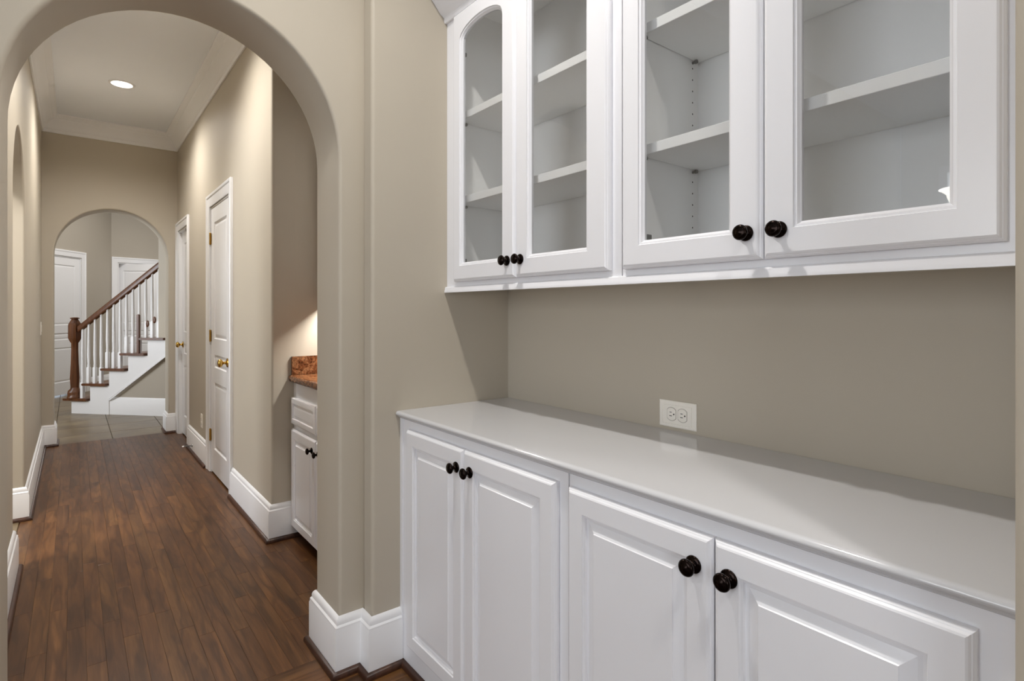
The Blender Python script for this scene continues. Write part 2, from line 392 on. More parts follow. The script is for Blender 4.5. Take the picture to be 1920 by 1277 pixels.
# ------------------------------------------------------------------ baseboards
BPROF = [(0, 0), (.020, 0), (.020, .165), (.0175, .172), (.0175, .180), (.012, .186), (.012, .196), (.009, .204), (.004, .210), (0, .212)]
SPROF = [(.0005, 0), (.0155, 0), (.0155, .006), (.0135, .014), (.009, .019), (.0035, .022), (.0005, .022)]
def sweep(pts, prof, off=0.0, z0=0.0):
    """profile (outward, z) swept along polyline pts (x, y); outward = right of travel; mitred"""
    n = len(pts); rs = []
    dirs = [(Vector(pts[i + 1]) - Vector(pts[i])).normalized() for i in range(n - 1)]
    nr = [Vector((d.y, -d.x)) for d in dirs]
    for i in range(n):
        if i == 0: m = nr[0]
        elif i == n - 1: m = nr[-1]
        else:
            a, b2 = nr[i - 1], nr[i]; m = (a + b2); m = m / (m.dot(a)) if m.length > 1e-6 else a
        rs.append([(pts[i][0] + m.x * (o + off), pts[i][1] + m.y * (o + off), z + z0) for o, z in prof])
    return MB().rings(rs)
def baseboard(name, pts, label, shoe=True, m='trim'):
    e = 0.0006
    o = struct(sweep(pts, BPROF, e).build(name, M[m], smooth=True, angle=25), label, 'baseboard')
    if shoe: sweep(pts, SPROF, .0205 + e, FZ + .0003).build('shoe_molding', M['shoe'], o, angle=60)
    return o
# travel so that the room lies to the right of the line
baseboard('baseboard_arch_right', [(0.95, 2.1256), (0.726, 2.1256), (0.726, 1.894), (0.814, 1.894), (0.814, 1.821), (0.9235, 1.821)],
          'white baseboard stepping around the right foot of the near archway')
baseboard('baseboard_arch_left', [(-2.0, 1.894), (-0.145, 1.894), (-0.145, 2.1256), (-0.228, 2.1256), (-0.228, 3.60), (-0.446, 3.60)],
          'white baseboard from the left foot of the near archway to the side opening')
baseboard('baseboard_left', [(-0.446, 4.45), (-0.228, 4.45), (-0.228, 6.7005), (-0.14, 6.7005), (-0.14, 6.95)],
          'white baseboard along the left hallway wall past the side opening')
baseboard('baseboard_far', [(0.77, 6.95), (0.77, 6.7005), (0.832, 6.7005)], 'short white baseboard at the right foot of the far arch')
baseboard('baseboard_right', [(0.852, 5.943), (0.852, 5.015)], 'white baseboard between the two hallway doors')
baseboard('baseboard_right_corner', [(0.852, 4.134), (0.852, 3.21), (1.029, 3.21)], 'white baseboard from the near hallway door round the wall corner to the granite cabinet')

# ------------------------------------------------------------------ crown moulding of the hallway ceiling
CP = [(0, -.155), (.010, -.155), (.014, -.146), (.014, -.128), (.020, -.122), (.026, -.108), (.040, -.086), (.058, -.064), (.072, -.052), (.076, -.046), (.076, -.038), (.090, -.030), (.100, -.016), (.112, -.012), (.112, 0), (0, 0)]
def crown(name, a, b2, label, e=.001):
    # straight run with mitred ends; a, b2 wall corners, room to the right of travel
    d = (Vector(b2) - Vector(a)).normalized(); nrm = Vector((d.y, -d.x)); rs = []
    for P, sgn in ((Vector(a), 1), (Vector(b2), -1)):
        rs.append([(*(P + nrm * (o + e) + d * sgn * (o + e)), 3.074 + z) for o, z in CP])
    return struct(MB().rings(rs).build(name, M['trim'], angle=40), label, 'crown molding')
x0, x1, y0, y1 = -.228, .852, 2.125, 6.7005
crown('trim_1', (x0, y1), (x1, y1), 'white crown molding above the far arch')
crown('trim_2', (x1, y1), (x1, y0), 'white crown molding along the right side of the hallway ceiling')
crown('trim_3', (x0, y0), (x0, y1), 'white crown molding along the left side of the hallway ceiling')
crown('trim_4', (x1, y0), (x0, y0), 'white crown molding on the hallway side of the near archway')

# recessed ceiling lights
def can(x, y, z, label, group=None):
    r = empty('recessed_light', (x, y, z), label, 'ceiling light', group)
    MB().rings([[(x + rr * math.cos(2 * PI * i / 40), y + rr * math.sin(2 * PI * i / 40), z + dz) for i in range(40)]
                for rr, dz in ((.070, -.001), (.089, -.001), (.089, -.005), (.080, -.009), (.072, -.008), (.070, -.004))], loop=True).build('trim_ring', M['trim'], r)
    MB().lathe([(0, -.0015), (.0695, -.0015), (.0695, -.004), (.05, -.0055), (0, -.006)], (x, y, z), (0, 0, 1), 32).build('lamp_lens', M['lens'], r)
can(0.305, 5.40, 3.0745, 'round recessed ceiling light lit on the hallway ceiling before the far arch')
can(0.305, 3.45, 3.0745, 'round recessed ceiling light in the hallway hidden above the near arch')
can(0.50, 1.10, 3.0495, 'round recessed ceiling light above the white cabinets')
can(0.50, -0.40, 3.0495, 'round recessed ceiling light behind the right wall end near the cabinets')

# ------------------------------------------------------------------ white cabinets
def rect(u0, u1, v0, v1, i=0.0, n=0):
    return [(u0 + i, v0 + i), (u1 - i, v0 + i), (u1 - i, v1 - i), (u0 + i, v1 - i)]
def panel_rings(u0, u1, v0, v1, seq, fn):
    """seq: (inset, depth) or (inset, depth, extra); closed slab facing fn's depth direction"""
    return MB().rings([[fn(p, d) for p in rect(u0, u1, v0, v1, i)] for i, d in seq])
def facing(X0):          # local (u=Y, v=Z, depth towards -X)
    return lambda p, d: (X0 - d, p[0], p[1])
def knob(parent, org, ax, name='knob'):
    k = 1.0
    prof = [(0, -.0005), (.0155, -.0005), (.0165, .001), (.0165, .0025), (.0145, .0042), (.010, .0052), (.0070, .0075), (.0058, .0110), (.0060, .0155),
            (.0085, .0175), (.0130, .0190), (.0158, .0215), (.0163, .0240), (.0152, .0268), (.0122, .0290), (.0098, .0296), (.0094, .0290), (.0078, .0292), (.0052, .0308), (0, .0316)]
    o = MB().lathe(prof, org, ax, 28).build(name, M['bronze'], parent, angle=50)
    return o
def raised_door(root, X0, y0, y1, z0, z1, st, knob_y, knob_z, label=None, dn='door', kn=True, th=.020):
    fn = facing(X0)
    d = panel_rings(y0, y1, z0, z1, [(0, .001), (0, .010), (.003, .0145), (.0045, .0150), (.007, .0185), (.010, .020)] +
                    [(st, .020), (st + .0015, .0165), (st + .006, .0155), (st + .0075, .0095), (st + .013, .0095)], fn).build(dn, M['cab'], root, angle=24, label=label)
    i = st + .0132
    panel_rings(y0, y1, z0, z1, [(i, .003), (i, .0092), (i + .020, .0165), (i + .0215, .0185), (i + .0235, .0185)], fn).build('raised_panel', M['cab'], d, angle=20)
    if kn: knob(d, (X0 - .0201, knob_y, knob_z), (-1, 0, 0))
    return d
XF = .925
def base_cabinet(y0, y1, doors, label, group):
    r = empty('base_cabinet', ((XF + 1.41) / 2, (y0 + y1) / 2, 0.0), label, 'cabinet', group)
    mb = MB()
    d0 = doors[0]; d1 = doors[-1]
    a, b2 = min(d1[0], d0[0]) + .012, max(d0[1], d1[1]) - .012
    mb.box(XF, XF + .02, y0, a, .0005, .889); mb.box(XF, XF + .02, b2, y1, .0005, .889)
    mb.box(XF, XF + .02, a, b2, .0005, .12); mb.box(XF, XF + .02, a, b2, .846, .889)
    mb.build('face_frame', M['cab'], r, smooth=False)
    c = MB(); c.box(XF + .0205, 1.409, y0 + .001, y0 + .017, .0005, .889); c.box(XF + .0205, 1.409, y1 - .017, y1 - .001, .0005, .889)
    c.box(XF + .0205, 1.409, y0 + .0175, y1 - .0175, .08, .097); c.box(1.398, 1.409, y0 + .0175, y1 - .0175, .0975, .889)
    c.box(XF + .0205, 1.397, y0 + .0175, y1 - .0175, .45, .468)
    c.build('carcass', M['cab_in'], r, smooth=False)
    for (p, q, ky) in doors: raised_door(r, XF, p, q, .108, .860, .050, ky, .802)
    if y0 < .5: BX(XF - .0035, XF - .0002, y0, y0 + .028, .02, .888).build('scribe_strip', M['cab'], r, smooth=False)
    else: BX(XF - .0035, XF - .0002, y1 - .018, y1, .02, .888).build('scribe_strip', M['cab'], r, smooth=False)
    o = sweep([(XF, y1 - .002), (XF, y0 + .002)], SPROF, .0005, FZ + .0003).build('shoe_molding', M['shoe'], r, angle=60)
    return r
base_cabinet(.9580, 1.8200, [(.989, 1.3855, 1.349), (1.3885, 1.748, 1.421)], 'white base cabinet with two raised panel doors beside the archway', 'white base cabinets')
base_cabinet(.1440, .9545, [(.1945, .5665, .534), (.5695, .945 - .0, .605)], 'white base cabinet with two raised panel doors below the outlet, nearest the right edge', 'white base cabinets')

# countertop with moulded front edge
prof = [(1.4095, .9140), (.9165, .9140), (.9095, .9125), (.9055, .9085), (.9045, .9040), (.9065, .8995), (.9110, .8975), (.9135, .8965), (.9150, .8925), (.9180, .8895), (1.4095, .8895)]
ct = MB().prism(prof, lambda p, t: (p[0], t, p[1]), .1430, 1.8200).build('countertop', M['counter'], angle=50)
tag(ct, 'long glossy white countertop with a rounded front edge on the base cabinets', 'countertop')

# upper glass-door cabinets
XU = 1.118
def contour(y0, y1, z0, z1, i, arch=None, n=14):
    """ring with the same number of points whether arched or square"""
    a, b2, c, d = y0 + i, y1 - i, z0 + i, z1 - i
    p = [(a, c), (b2, c)]
    for k in range(n + 1):
        t = k / n; u = b2 + (a - b2) * t
        if arch: p.append((u, d - arch + arch * math.sqrt(max(0, 1 - (2 * t - 1) ** 2))))
        else: p.append((u, d))
    return p
def contour_e(y0, y1, z0, spring, rise, i, n=14):
    a, b2 = y0 + i, y1 - i; p = [(a, z0 + i), (b2, z0 + i)]; m = (a + b2) / 2; w = (b2 - a) / 2
    for k in range(n + 1):
        t = math.pi * k / n
        p.append((m + w * math.cos(t), spring + (rise - i) * (math.sin(t) ** .85)))
    return p
def contour_o(y0, y1, z0, z1, i, n=14):
    a, b2 = y0 + i, y1 - i; p = [(a, z0 + i), (b2, z0 + i)]; m = (a + b2) / 2; w = (b2 - a) / 2
    for k in range(n + 1): p.append((m + w * math.cos(math.pi * k / n), z1 - i))
    return p
def glass_door(root, y0, y1, oy0, oy1, ky, zb=1.378, zt=2.356, label=None):
    fn = facing(XU); R = []
    for i, d in ((0, .001), (0, .010), (.003, .0145), (.0045, .0150), (.007, .0185), (.010, .020)):
        R.append([fn(p, d) for p in contour_o(y0, y1, zb, zt, i)])
    for i, d in ((0, .020), (.0015, .0165), (.006, .0155), (.009, .011), (.012, .009), (.012, .001)):
        R.append([fn(p, d) for p in contour_e(oy0, oy1, 1.434, 2.243, .056, i)])
    d = MB().rings(R, loop=True).build('door', M['cab'], root, angle=24, label=label)
    g = [[fn(p, q) for p in contour_e(oy0, oy1, 1.434, 2.243, .056, .0125)] for q in (.0035, .0065)]
    MB().rings(g).build('glass_pane', M['glass'], d, smooth=False)
    knob(d, (XU - .0201, ky, 1.433), (-1, 0, 0))
    return d
def upper_cabinet(y0, y1, doors, shelves, label, group, hinges, fx):
    r = empty('glass_door_cabinet', ((XU + 1.41) / 2, (y0 + y1) / 2, 1.345), label, 'cabinet', group)
    a, b2 = min(d[0] for d in doors) + .014, max(d[1] for d in doors) - .014
    ztop = 2.44
    mb = MB(); mb.box(XU, XU + .019, y0, a, 1.345, ztop); mb.box(XU, XU + .019, b2, y1, 1.345, ztop)
    mb.box(XU, XU + .019, a, b2, 1.345, 1.392); mb.box(XU, XU + .019, a, b2, 2.342, ztop)
    mb.build('face_frame', M['cab'], r, smooth=False)
    c = MB(); w = .018; s0 = y0 + .014; s1 = y1 - .018
    c.box(XU + .0195, 1.409, s0, s0 + w, 1.360, ztop); c.box(XU + .0195, 1.409, s1 - w, s1, 1.360, ztop)
    c.box(XU + .0195, 1.409, s0 + w, s1 - w, 1.362, 1.380); c.box(XU + .0195, 1.409, s0 + w, s1 - w, ztop - .018, ztop)
    c.box(1.400, 1.409, s0 + w, s1 - w, 1.3805, ztop - .0185)
    c.build('carcass', M['cab_in'], r, smooth=False)
    i0, i1 = s0 + w, s1 - w
    for z in shelves:
        BX(1.142, 1.3985, i0 + .002, i1 - .002, z - .026, z).build('shelf', M['cab_in'], r, bevel=.001, seg=1, smooth=False)
        for yy, sg in ((i0, 1), (i1, -1)):
            for xx in (fx, 1.372):
                MB().lathe([(0, 0), (.0035, 0), (.0035, .008), (.0055, .0085), (.0055, .015), (0, .0152)], (xx, yy, z - .0325), (0, sg, 0), 10).build('shelf_pin', M['grey_metal'], r)
    ph = MB(); z = 1.41
    while z < 2.36:
        if all(abs(z - (q - .0325)) > .008 for q in shelves):
            for yy, sg in ((i0, 1), (i1, -1)):
                for xx in (fx, 1.372):
                    ph.lathe([(0, .0001), (.0024, .0001), (.0024, .0004), (0, .0004)], (xx, yy, z), (0, sg, 0), 8)
        z += .032
    o = ph.build('peg_hole', M['dark'], r, smooth=False); o['kind'] = 'stuff'
    for hy, hz, sg in hinges(i0, i1):
        h = MB(); h.box(XU + .0195, XU + .060, hy, hy + sg * .010, hz - .007, hz + .007); h.box(XU + .012, XU + .019, hy - sg * .001, hy + sg * .022, hz - .010, hz + .010) if False else None
        h.build('hinge', M['grey_metal'], r, bevel=.002, seg=2)
    for d in doors: glass_door(r, *d)
    return r
hz = lambda i0, i1: [(i1, 2.245, -1), (i1, 1.462, -1), (i0, 2.245, 1), (i0, 1.462, 1)]
upper_cabinet(.9605, 1.8200, [(.993, 1.3815, 1.066, 1.324, 1.354), (1.3845, 1.751, 1.447, 1.706, 1.422)], (1.697, 2.010),
              'white wall cabinet with two arched glass doors beside the archway', 'white glass door wall cabinets', hz, 1.173)
upper_cabinet(.1440, .9570, [(.2000, .5755, .258, .514, .541), (.5785, .948, .642, .892, .610)], (1.694, 2.002),
              'white wall cabinet with two arched glass doors above the outlet, nearest the right edge', 'white glass door wall cabinets', hz, 1.150)
# light rail under the wall cabinets and crown on top
lr = [(1.116, 1.3625), (1.1105, 1.3605), (1.1085, 1.357), (1.1085, 1.351), (1.1065, 1.348), (1.1065, 1.340), (1.124, 1.340), (1.1375, 1.3425), (1.1375, 1.3445), (1.1175, 1.3445), (1.1175, 1.3625)]
o = MB().prism(lr, lambda p, t: (p[0], t, p[1]), .1430, 1.8205).build('light_rail_molding', M['cab'], angle=50)
tag(o, 'narrow white molding along the bottom edge of the glass door cabinets', 'molding')
cr = [(1.1170, 2.360), (1.108, 2.360), (1.104, 2.366), (1.104, 2.378), (1.098, 2.384), (1.090, 2.388), (1.080, 2.398), (1.062, 2.420), (1.045, 2.436), (1.034, 2.442), (1.034, 2.450), (1.026, 2.456), (1.018, 2.470), (1.010, 2.476), (1.010, 2.490), (1.1170, 2.490)]
o = MB().prism(cr, lambda p, t: (p[0], t, p[1]), .1430, 1.8205).build('cabinet_crown', M['cab'], angle=35)
tag(o, 'stepped white crown molding at the top of the glass door cabinets', 'molding')

# ------------------------------------------------------------------ outlets and switch
def outlet(org, U, N, horizontal, label, wdt=.115, hgt=.071):
    """org centre on the wall, U long axis, N out of the wall"""
    U, N = Vector(U), Vector(N); V = N.cross(U); O = Vector(org)
    r = empty('outlet', org, label, 'outlet')
    P = lambda u, v, d: O + U * u + V * v + N * d
    rr = lambda w, h, d: [P(-w, -h, d), P(w, -h, d), P(w, h, d), P(-w, h, d)]
    w, h = wdt / 2, hgt / 2
    MB().rings([rr(w, h, .0004), rr(w, h, .0035), rr(w - .003, h - .003, .0055), rr(w - .013, h - .010, .0058), rr(w - .0135, h - .0105, .0042), rr(w - .015, h - .012, .0042), rr(w - .0155, h - .0125, .0055)]).build('plate', M['plastic'], r, smooth=False)
    for s in (-1, 1):
        c = s * .0190 * wdt / .128; K = 1.16 * wdt / .128
        def ring(k, d):
            out_ = []
            for i in range(28):
                t = 2 * PI * i / 28; a, b2 = .0168 * K * k * math.cos(t), .0168 * K * k * math.sin(t)
                a = max(-.0130 * K * k, min(.0130 * K * k, a)); out_.append(P(c + a, b2, d))
            return out_
        q = MB().rings([ring(.99, .0052), ring(.985, .0060), ring(.97, .0070), ring(.93, .0072)]).build('receptacle', M['plastic'], r, angle=30)
        MB().rings([ring(1.0, .00585), ring(1.05, .00585), ring(1.05, .0062), ring(1.0, .0062)], loop=True).build('gap', M['shadow_gap'], q, smooth=False)  # raised ring, coloured darker to stand for shade in the groove
        for (a0, a1, v0, v1) in ((c - .0055, c + .0015, .0045, .0062), (c - .0065, c + .0020, -.0064, -.0045)):
            pts = [P(a0, v0, .0071), P(a1, v0, .0071), P(a1, v1, .0071), P(a0, v1, .0071)]; p2 = [p + N * .0006 for p in pts]
            MB().rings([pts, p2]).build('slot', M['dark'], q, smooth=False)
        MB().lathe([(0, .0071), (.0023, .0071), (.0023, .0077), (0, .0077)], P(c + .0088, 0, 0), N, 12).build('ground_hole', M['dark'], q)
    return r
outlet((1.4108, .996, .9635), (0, -1, 0), (-1, 0, 0), True, 'horizontal ivory double outlet on the beige wall above the white countertop', .128, .0785)
outlet((.8518, 5.292, .345), (0, 0, -1), (-1, 0, 0), False, 'small upright ivory outlet low on the hallway wall between the doors')
r = empty('light_switch', (-.228, 6.50, 1.11), 'white light switch plate on the left hallway wall near the far arch', 'switch')
panel_rings(6.455, 6.535, 1.052, 1.170, [(0, .0004), (0, .004), (.003, .006), (.006, .0065)], lambda p, d: (-.228 + d, p[0], p[1])).build('plate', M['plastic'], r)
panel_rings(6.480, 6.510, 1.080, 1.142, [(0, .0067), (0, .0085), (.002, .0095)], lambda p, d: (-.228 + d, p[0], p[1])).build('rocker', M['plastic'], r)
# spring door stop
r = empty('door_stop', (.83, 5.64, .075), 'small grey spring door stop on the baseboard between the hallway doors', 'door stop')
MB().lathe([(0, 0), (.012, 0), (.011, .004), (.004, .006)] + [(.0045 + .0015 * (k % 2), .008 + .003 * k) for k in range(18)] + [(.004, .064), (0, .064)], (.8305, 5.64, .075), (-1, 0, 0), 12).build('spring', M['grey_metal'], r)
MB().lathe([(0, .0645), (.007, .0645), (.0075, .074), (.005, .079), (0, .080)], (.8305, 5.64, .075), (-1, 0, 0), 12).build('rubber_tip', M['trim'], r)

# ------------------------------------------------------------------ doors
def brass_knob(parent, P, ax):
    prof = [(0, .0002), (.031, .0002), (.032, .003), (.028, .008), (.014, .011), (.010, .016), (.0095, .028), (.014, .033), (.024, .038), (.0285, .046), (.028, .055), (.022, .062), (.012, .065), (0, .066)]
    MB().lathe(prof, P, ax, 24).build('knob', M['brass'], parent, angle=50)
def room_door(name, org, U, N, w, h, label, cas=.092, hinge_at=0, knob_at=1, panels=True, hinges=True, knob_z=.93, ajar=None, casL=True, casR=True, rec=.012, sides='both', mat_='trim', kb=True):
    """org: floor point at the u=0 edge of the opening on the wall face; U along the wall, N out of the wall"""
    U, N = Vector(U).normalized(), Vector(N).normalized(); O = Vector(org); Z = Vector((0, 0, 1))
    r = empty(name, tuple(O + U * w / 2), None, None, None, None); struct(r, label, 'door')
    P = lambda u, z, d: O + U * u + Z * z + N * d
    cprof = [(0, .0006), (0, .011), (.006, .013), (.012, .016), (.050, .017), (.066, .019), (.076, .0225), (cas, .0225), (cas, .0006)]
    cp = [(0, .0006), (0, .010), (.008, .012), (.020, .013), (cas - .028, .015), (cas - .020, .020), (cas - .004, .021), (cas, .018), (cas, .0006)]
    e = .004
    def ringat(kind):
        if kind == 'l0': return [P(-e - q, 0.0006, d) for q, d in cp]
        if kind == 'l1': return [P(-e - q, h + e + q, d) for q, d in cp]
        if kind == 'r1': return [P(w + e + q, h + e + q, d) for q, d in cp]
        if kind == 'r0': return [P(w + e + q, 0.0006, d) for q, d in cp]
    MB().rings([ringat(k) for k in ('l0', 'l1', 'r1', 'r0')]).build('casing', M[mat_], r, angle=22)
    # jamb lining
    jt = .012
    jb = MB()
    def pb(u0, u1, z0, z1, d0, d1, m_):
        pts = [P(u, z, d) for d in (d0, d1) for z in (z0, z1) for u in (u0, u1)]
        m_.add(pts, [(0, 1, 3, 2), (4, 6, 7, 5), (0, 4, 5, 1), (2, 3, 7, 6), (0, 2, 6, 4), (1, 5, 7, 3)])
    pb(.0005, jt, .0006, h - .0005, -.11, .0002, jb); pb(w - jt, w - .0005, .0006, h - .0005, -.11, .0002, jb); pb(jt, w - jt, h - jt, h - .0005, -.11, .0002, jb)
    jb.build('jamb', M[mat_], r, smooth=False)
    # slab with three raised panels
    g = .0025; a0, a1 = jt + g, w - jt - g; b0, b1 = .022, h - jt - g
    piv = a0 if hinge_at == 0 else a1
    def Q(u, z, d):
        p = Vector((u, d))
        if ajar:
            c, s_ = math.cos(ajar), math.sin(ajar); q = p - Vector((piv, -rec)); p = Vector((q.x * c - q.y * s_ + piv, q.x * s_ + q.y * c - rec))
        return P(p.x, z, p.y)
    th = .035
    sl = MB(); st = .105; W2 = (a1 - a0)
    rows = [(.205, .720), (.835, .935), (1.055, b1 - .115)]
    us = [a0, a0 + st, a1 - st, a1]; zs = [b0] + [q for rw in rows for q in rw] + [b1]
    k = len(sl.v)
    base = [[Q(u, z, -rec) for u in us] for z in zs]
    vs = [p for rw in base for p in rw]; fs = []
    for zi in range(len(zs) - 1):
        for ui in range(3):
            if ui == 1 and zi % 2 == 1: continue
            q = zi * 4 + ui; fs.append((q, q + 1, q + 5, q + 4))
    sl.add(vs, fs)
    bk = [Q(a0, b0, -rec - th), Q(a1, b0, -rec - th), Q(a1, b1, -rec - th), Q(a0, b1, -rec - th)]
    fr_ = [Q(a0, b0, -rec), Q(a1, b0, -rec), Q(a1, b1, -rec), Q(a0, b1, -rec)]
    sl.add(bk + fr_, [(0, 1, 2, 3), (0, 4, 5, 1), (1, 5, 6, 2), (2, 6, 7, 3), (3, 7, 4, 0)])
    for z0, z1 in rows:
        rg = lambda i, d: [Q(a0 + st + i, z0 + i, d), Q(a1 - st - i, z0 + i, d), Q(a1 - st - i, z1 - i, d), Q(a0 + st + i, z1 - i, d)]
        sl.rings([rg(0, -rec), rg(.008, -rec - .009), rg(.016, -rec - .009)], False, False)
    bm = bmesh.new(); vv = [bm.verts.new(p) for p in sl.v]
    for f in sl.f: bm.faces.new([vv[i] for i in f])
    bmesh.ops.remove_doubles(bm, verts=bm.verts, dist=1e-5)
    bmesh.ops.recalc_face_normals(bm, faces=bm.faces)
    slab = link(bm, 'slab', M[mat_], r, 20)
    for z0, z1 in rows:
        i0 = .0162
        rg = lambda i, d: [Q(a0 + st + i, z0 + i, d), Q(a1 - st - i, z0 + i, d), Q(a1 - st - i, z1 - i, d), Q(a0 + st + i, z1 - i, d)]
        MB().rings([rg(i0, -rec - .014), rg(i0, -rec - .009), rg(i0 + .020, -rec - .002), rg(i0 + .023, -rec - .002)]).build('raised_panel', M[mat_], slab, angle=20)
    if hinges:
        hu = jt + .0 if hinge_at == 0 else w - jt
        sg = -1 if hinge_at == 0 else 1
        for hzz in (.30, 1.075, 1.835):
            hb = MB(); pts = P(hu - sg * .001, hzz - .048, .006 - rec * 0)
            hb.lathe([(0, -.050), (.003, -.048), (.0045, -.045), (.0065, -.044), (.0065, .044), (.0045, .045), (.003, .048), (0, .050)], P(hu, hzz, .0075), (0, 0, 1), 12)
            for s2 in (1, -1):
                pts = [P(hu + s2 * u, z, d) for d in (.0004, .0022) for z in (hzz - .044, hzz + .044) for u in (.001, .013)]
                hb.add(pts, [(0, 1, 3, 2), (4, 6, 7, 5), (0, 4, 5, 1), (2, 3, 7, 6), (0, 2, 6, 4), (1, 5, 7, 3)])
            hb.build('hinge', M['brass'], r, angle=40)
    if kb:
        ku = (a1 - .062) if knob_at == 1 else (a0 + .062)
        brass_knob(slab, Q(ku, knob_z, -rec), (Q(ku, knob_z, 1) - Q(ku, knob_z, 0)))
    return r
# U along +Y, N = -X ; u=0 at the near edge
room_door('door_1', (.852, D1[0], 0), (0, 1, 0), (-1, 0, 0), D1[1] - D1[0], DT, 'white three panel door with brass hinges and knob nearest on the right hallway wall', .092, 1, 0, rec=.002, knob_z=.905)
room_door('door_2', (.852, D2[0], 0), (0, 1, 0), (-1, 0, 0), D2[1] - D2[0], DT, 'white three panel door with a brass knob at the far end of the right hallway wall', .084, 0, 1, hinges=False, knob_z=.925, rec=.03)

# ------------------------------------------------------------------ granite counter in the recess
GY0, GY1 = 2.142, 3.2085
r = empty('vanity_cabinet', (1.2, (GY0 + GY1) / 2, 0), 'white cabinet with drawer and door under the brown granite counter', 'cabinet')
mb = MB(); mb.box(.970, 1.465, GY0, GY1, .095, .8745); mb.build('carcass', M['cab'], r, smooth=False)
BX(1.035, 1.46, GY0, GY1, .0005, .0945).build('toe_kick', M['shoe'], r, smooth=False)
fn = facing(.9695)
gd = [(2.80, 3.1975), (2.395, 2.7925)]
for (p, q), ky in zip(gd, (2.845, 2.75)):
    raised_door(r, .9695, p, q, .075, .618, .048, ky, .562)
    dr = panel_rings(p, q, .645, .792, [(0, .001), (0, .014), (.004, .0185), (.008, .020), (.030, .020), (.033, .012), (.037, .012), (.052, .0175), (.054, .0175)], fn).build('drawer', M['cab'], r, angle=22)
g = empty('granite_counter', (1.2, (GY0 + GY1) / 2, .875), 'brown speckled granite counter on the white recess cabinet', 'countertop')
gp = [(1.4655, .9130), (.955, .9130), (.947, .9105), (.9425, .904), (.9415, .894), (.9435, .884), (.949, .877), (.957, .8750), (1.4655, .8750)]
MB().prism(gp, lambda p, t: (p[0], t, p[1]), GY0, GY1).build('slab', M['granite'], g, angle=50)
BX(.955, 1.4655, 3.188, 3.2085, .9135, 1.016).build('side_splash', M['granite'], g, bevel=.002)
BX(1.445, 1.4655, GY0, 3.187, .9135, 1.016).build('back_splash', M['granite'], g, bevel=.002)
r = empty('recess_wall_cabinet', (1.3, (GY0 + GY1) / 2, 1.306), 'white wall cabinet above the granite counter in the recess', 'cabinet')
mb = MB(); mb.box(1.125, 1.465, GY0, GY1, 1.345, 2.35); mb.box(1.125, 1.143, GY0, GY1, 1.306, 1.3449); mb.build('carcass', M['cab'], r, smooth=False)
for p, q in gd: raised_door(r, 1.1245, p, q, 1.35, 2.33, .05, p + .04, 1.42, kn=False)

# ------------------------------------------------------------------ foyer shell
def fwall(name, a, b2, z0, z1, th, m_, label, holes=None):
    """vertical wall from a to b2 (x, y); faces the right of travel; th to the left. holes: (s0, s1, h)"""
    A = Vector(a); B = Vector(b2); d = (B - A).normalized(); L = (B - A).length; n = Vector((-d.y, d.x))
    mb = MB(); cur = 0
    def bb(s0, s1, q0, q1):
        pts = [(*(A + d * s + n * t), z) for z in (q0, q1) for t in (0, th) for s in (s0, s1)]
        mb.add(pts, [(0, 2, 3, 1), (4, 5, 7, 6), (0, 1, 5, 4), (2, 6, 7, 3), (0, 4, 6, 2), (1, 3, 7, 5)])
    for s0, s1, hh in (holes or []):
        bb(cur, s0, z0, z1); bb(s0, s1, hh, z1); cur = s1
    bb(cur, L, z0, z1)
    return struct(mb.build(name, m_, smooth=False), label)
FT = 4.0
W0 = Vector((-.209, 10.50)); E1 = Vector((.573, .821)).normalized(); W1 = W0 + E1 * 1.248
E2 = Vector((.974, .228)).normalized()
WA = W0 - E1 * 2.6; WB = W1 + E2 * 3.0
tov = lambda v, z=0: (v.x, v.y, z)
N1 = Vector((E1.y, -E1.x)); N2 = Vector((E2.y, -E2.x))
# door opening in wall 1: casing outer right at s=.629+2.6
d1u0, d1u1 = 2.6 - .22, 2.6 + .535
fwall('wall_foyer_left', WA, W1, 0, FT, .12, M['foyer_wall'], 'greige foyer wall with a white door behind the newel post', [(d1u0, d1u1, DT)])
fwall('wall_foyer_back', W1, WB, 0, FT, .12, M['foyer_wall'], 'greige foyer wall with the doorway behind the staircase', [(.095, .86, DT)])
mb = MB(); mb.box(-2.10, -1.95, 6.9505, 7.05, 0, FT); mb.box(-2.10, -1.95, 8.15, 8.34, 0, FT); mb.box(-2.10, -1.95, 7.05, 8.15, 0, .7); mb.box(-2.10, -1.95, 7.05, 8.15, 2.8, FT)
struct(mb.build('wall_foyer_side', M['foyer_wall'], smooth=False), 'greige foyer side wall with a window')
win('window_4', -1.95, 7.05, 8.15, 0.7, 2.8, 2)  # unseen window, added as an opening for the foyer fill lamp
struct(BX(3.2, 3.4, 6.9505, 12.9, 0, FT).build('wall_foyer_right', M['foyer_wall']), 'greige right foyer wall')
struct(BX(-2.4, 3.4, 6.9505, 14.3, FT, FT + .08).build('ceiling_foyer', M['ceiling']), 'white foyer ceiling', 'ceiling')
room_door('door_3', tov(WA + E1 * d1u0), tov(E1), tov(N1), d1u1 - d1u0, DT, 'white three panel foyer door behind the newel post', .09, 1, 0, rec=.008, hinges=False, kb=False)
room_door('door_4', tov(W1 + E2 * .095), tov(E2), tov(N2), .765, DT, 'white door standing ajar in the doorway behind the stair balusters', .09, 0, 1, hinges=False, rec=.10, ajar=math.radians(48), kb=False)
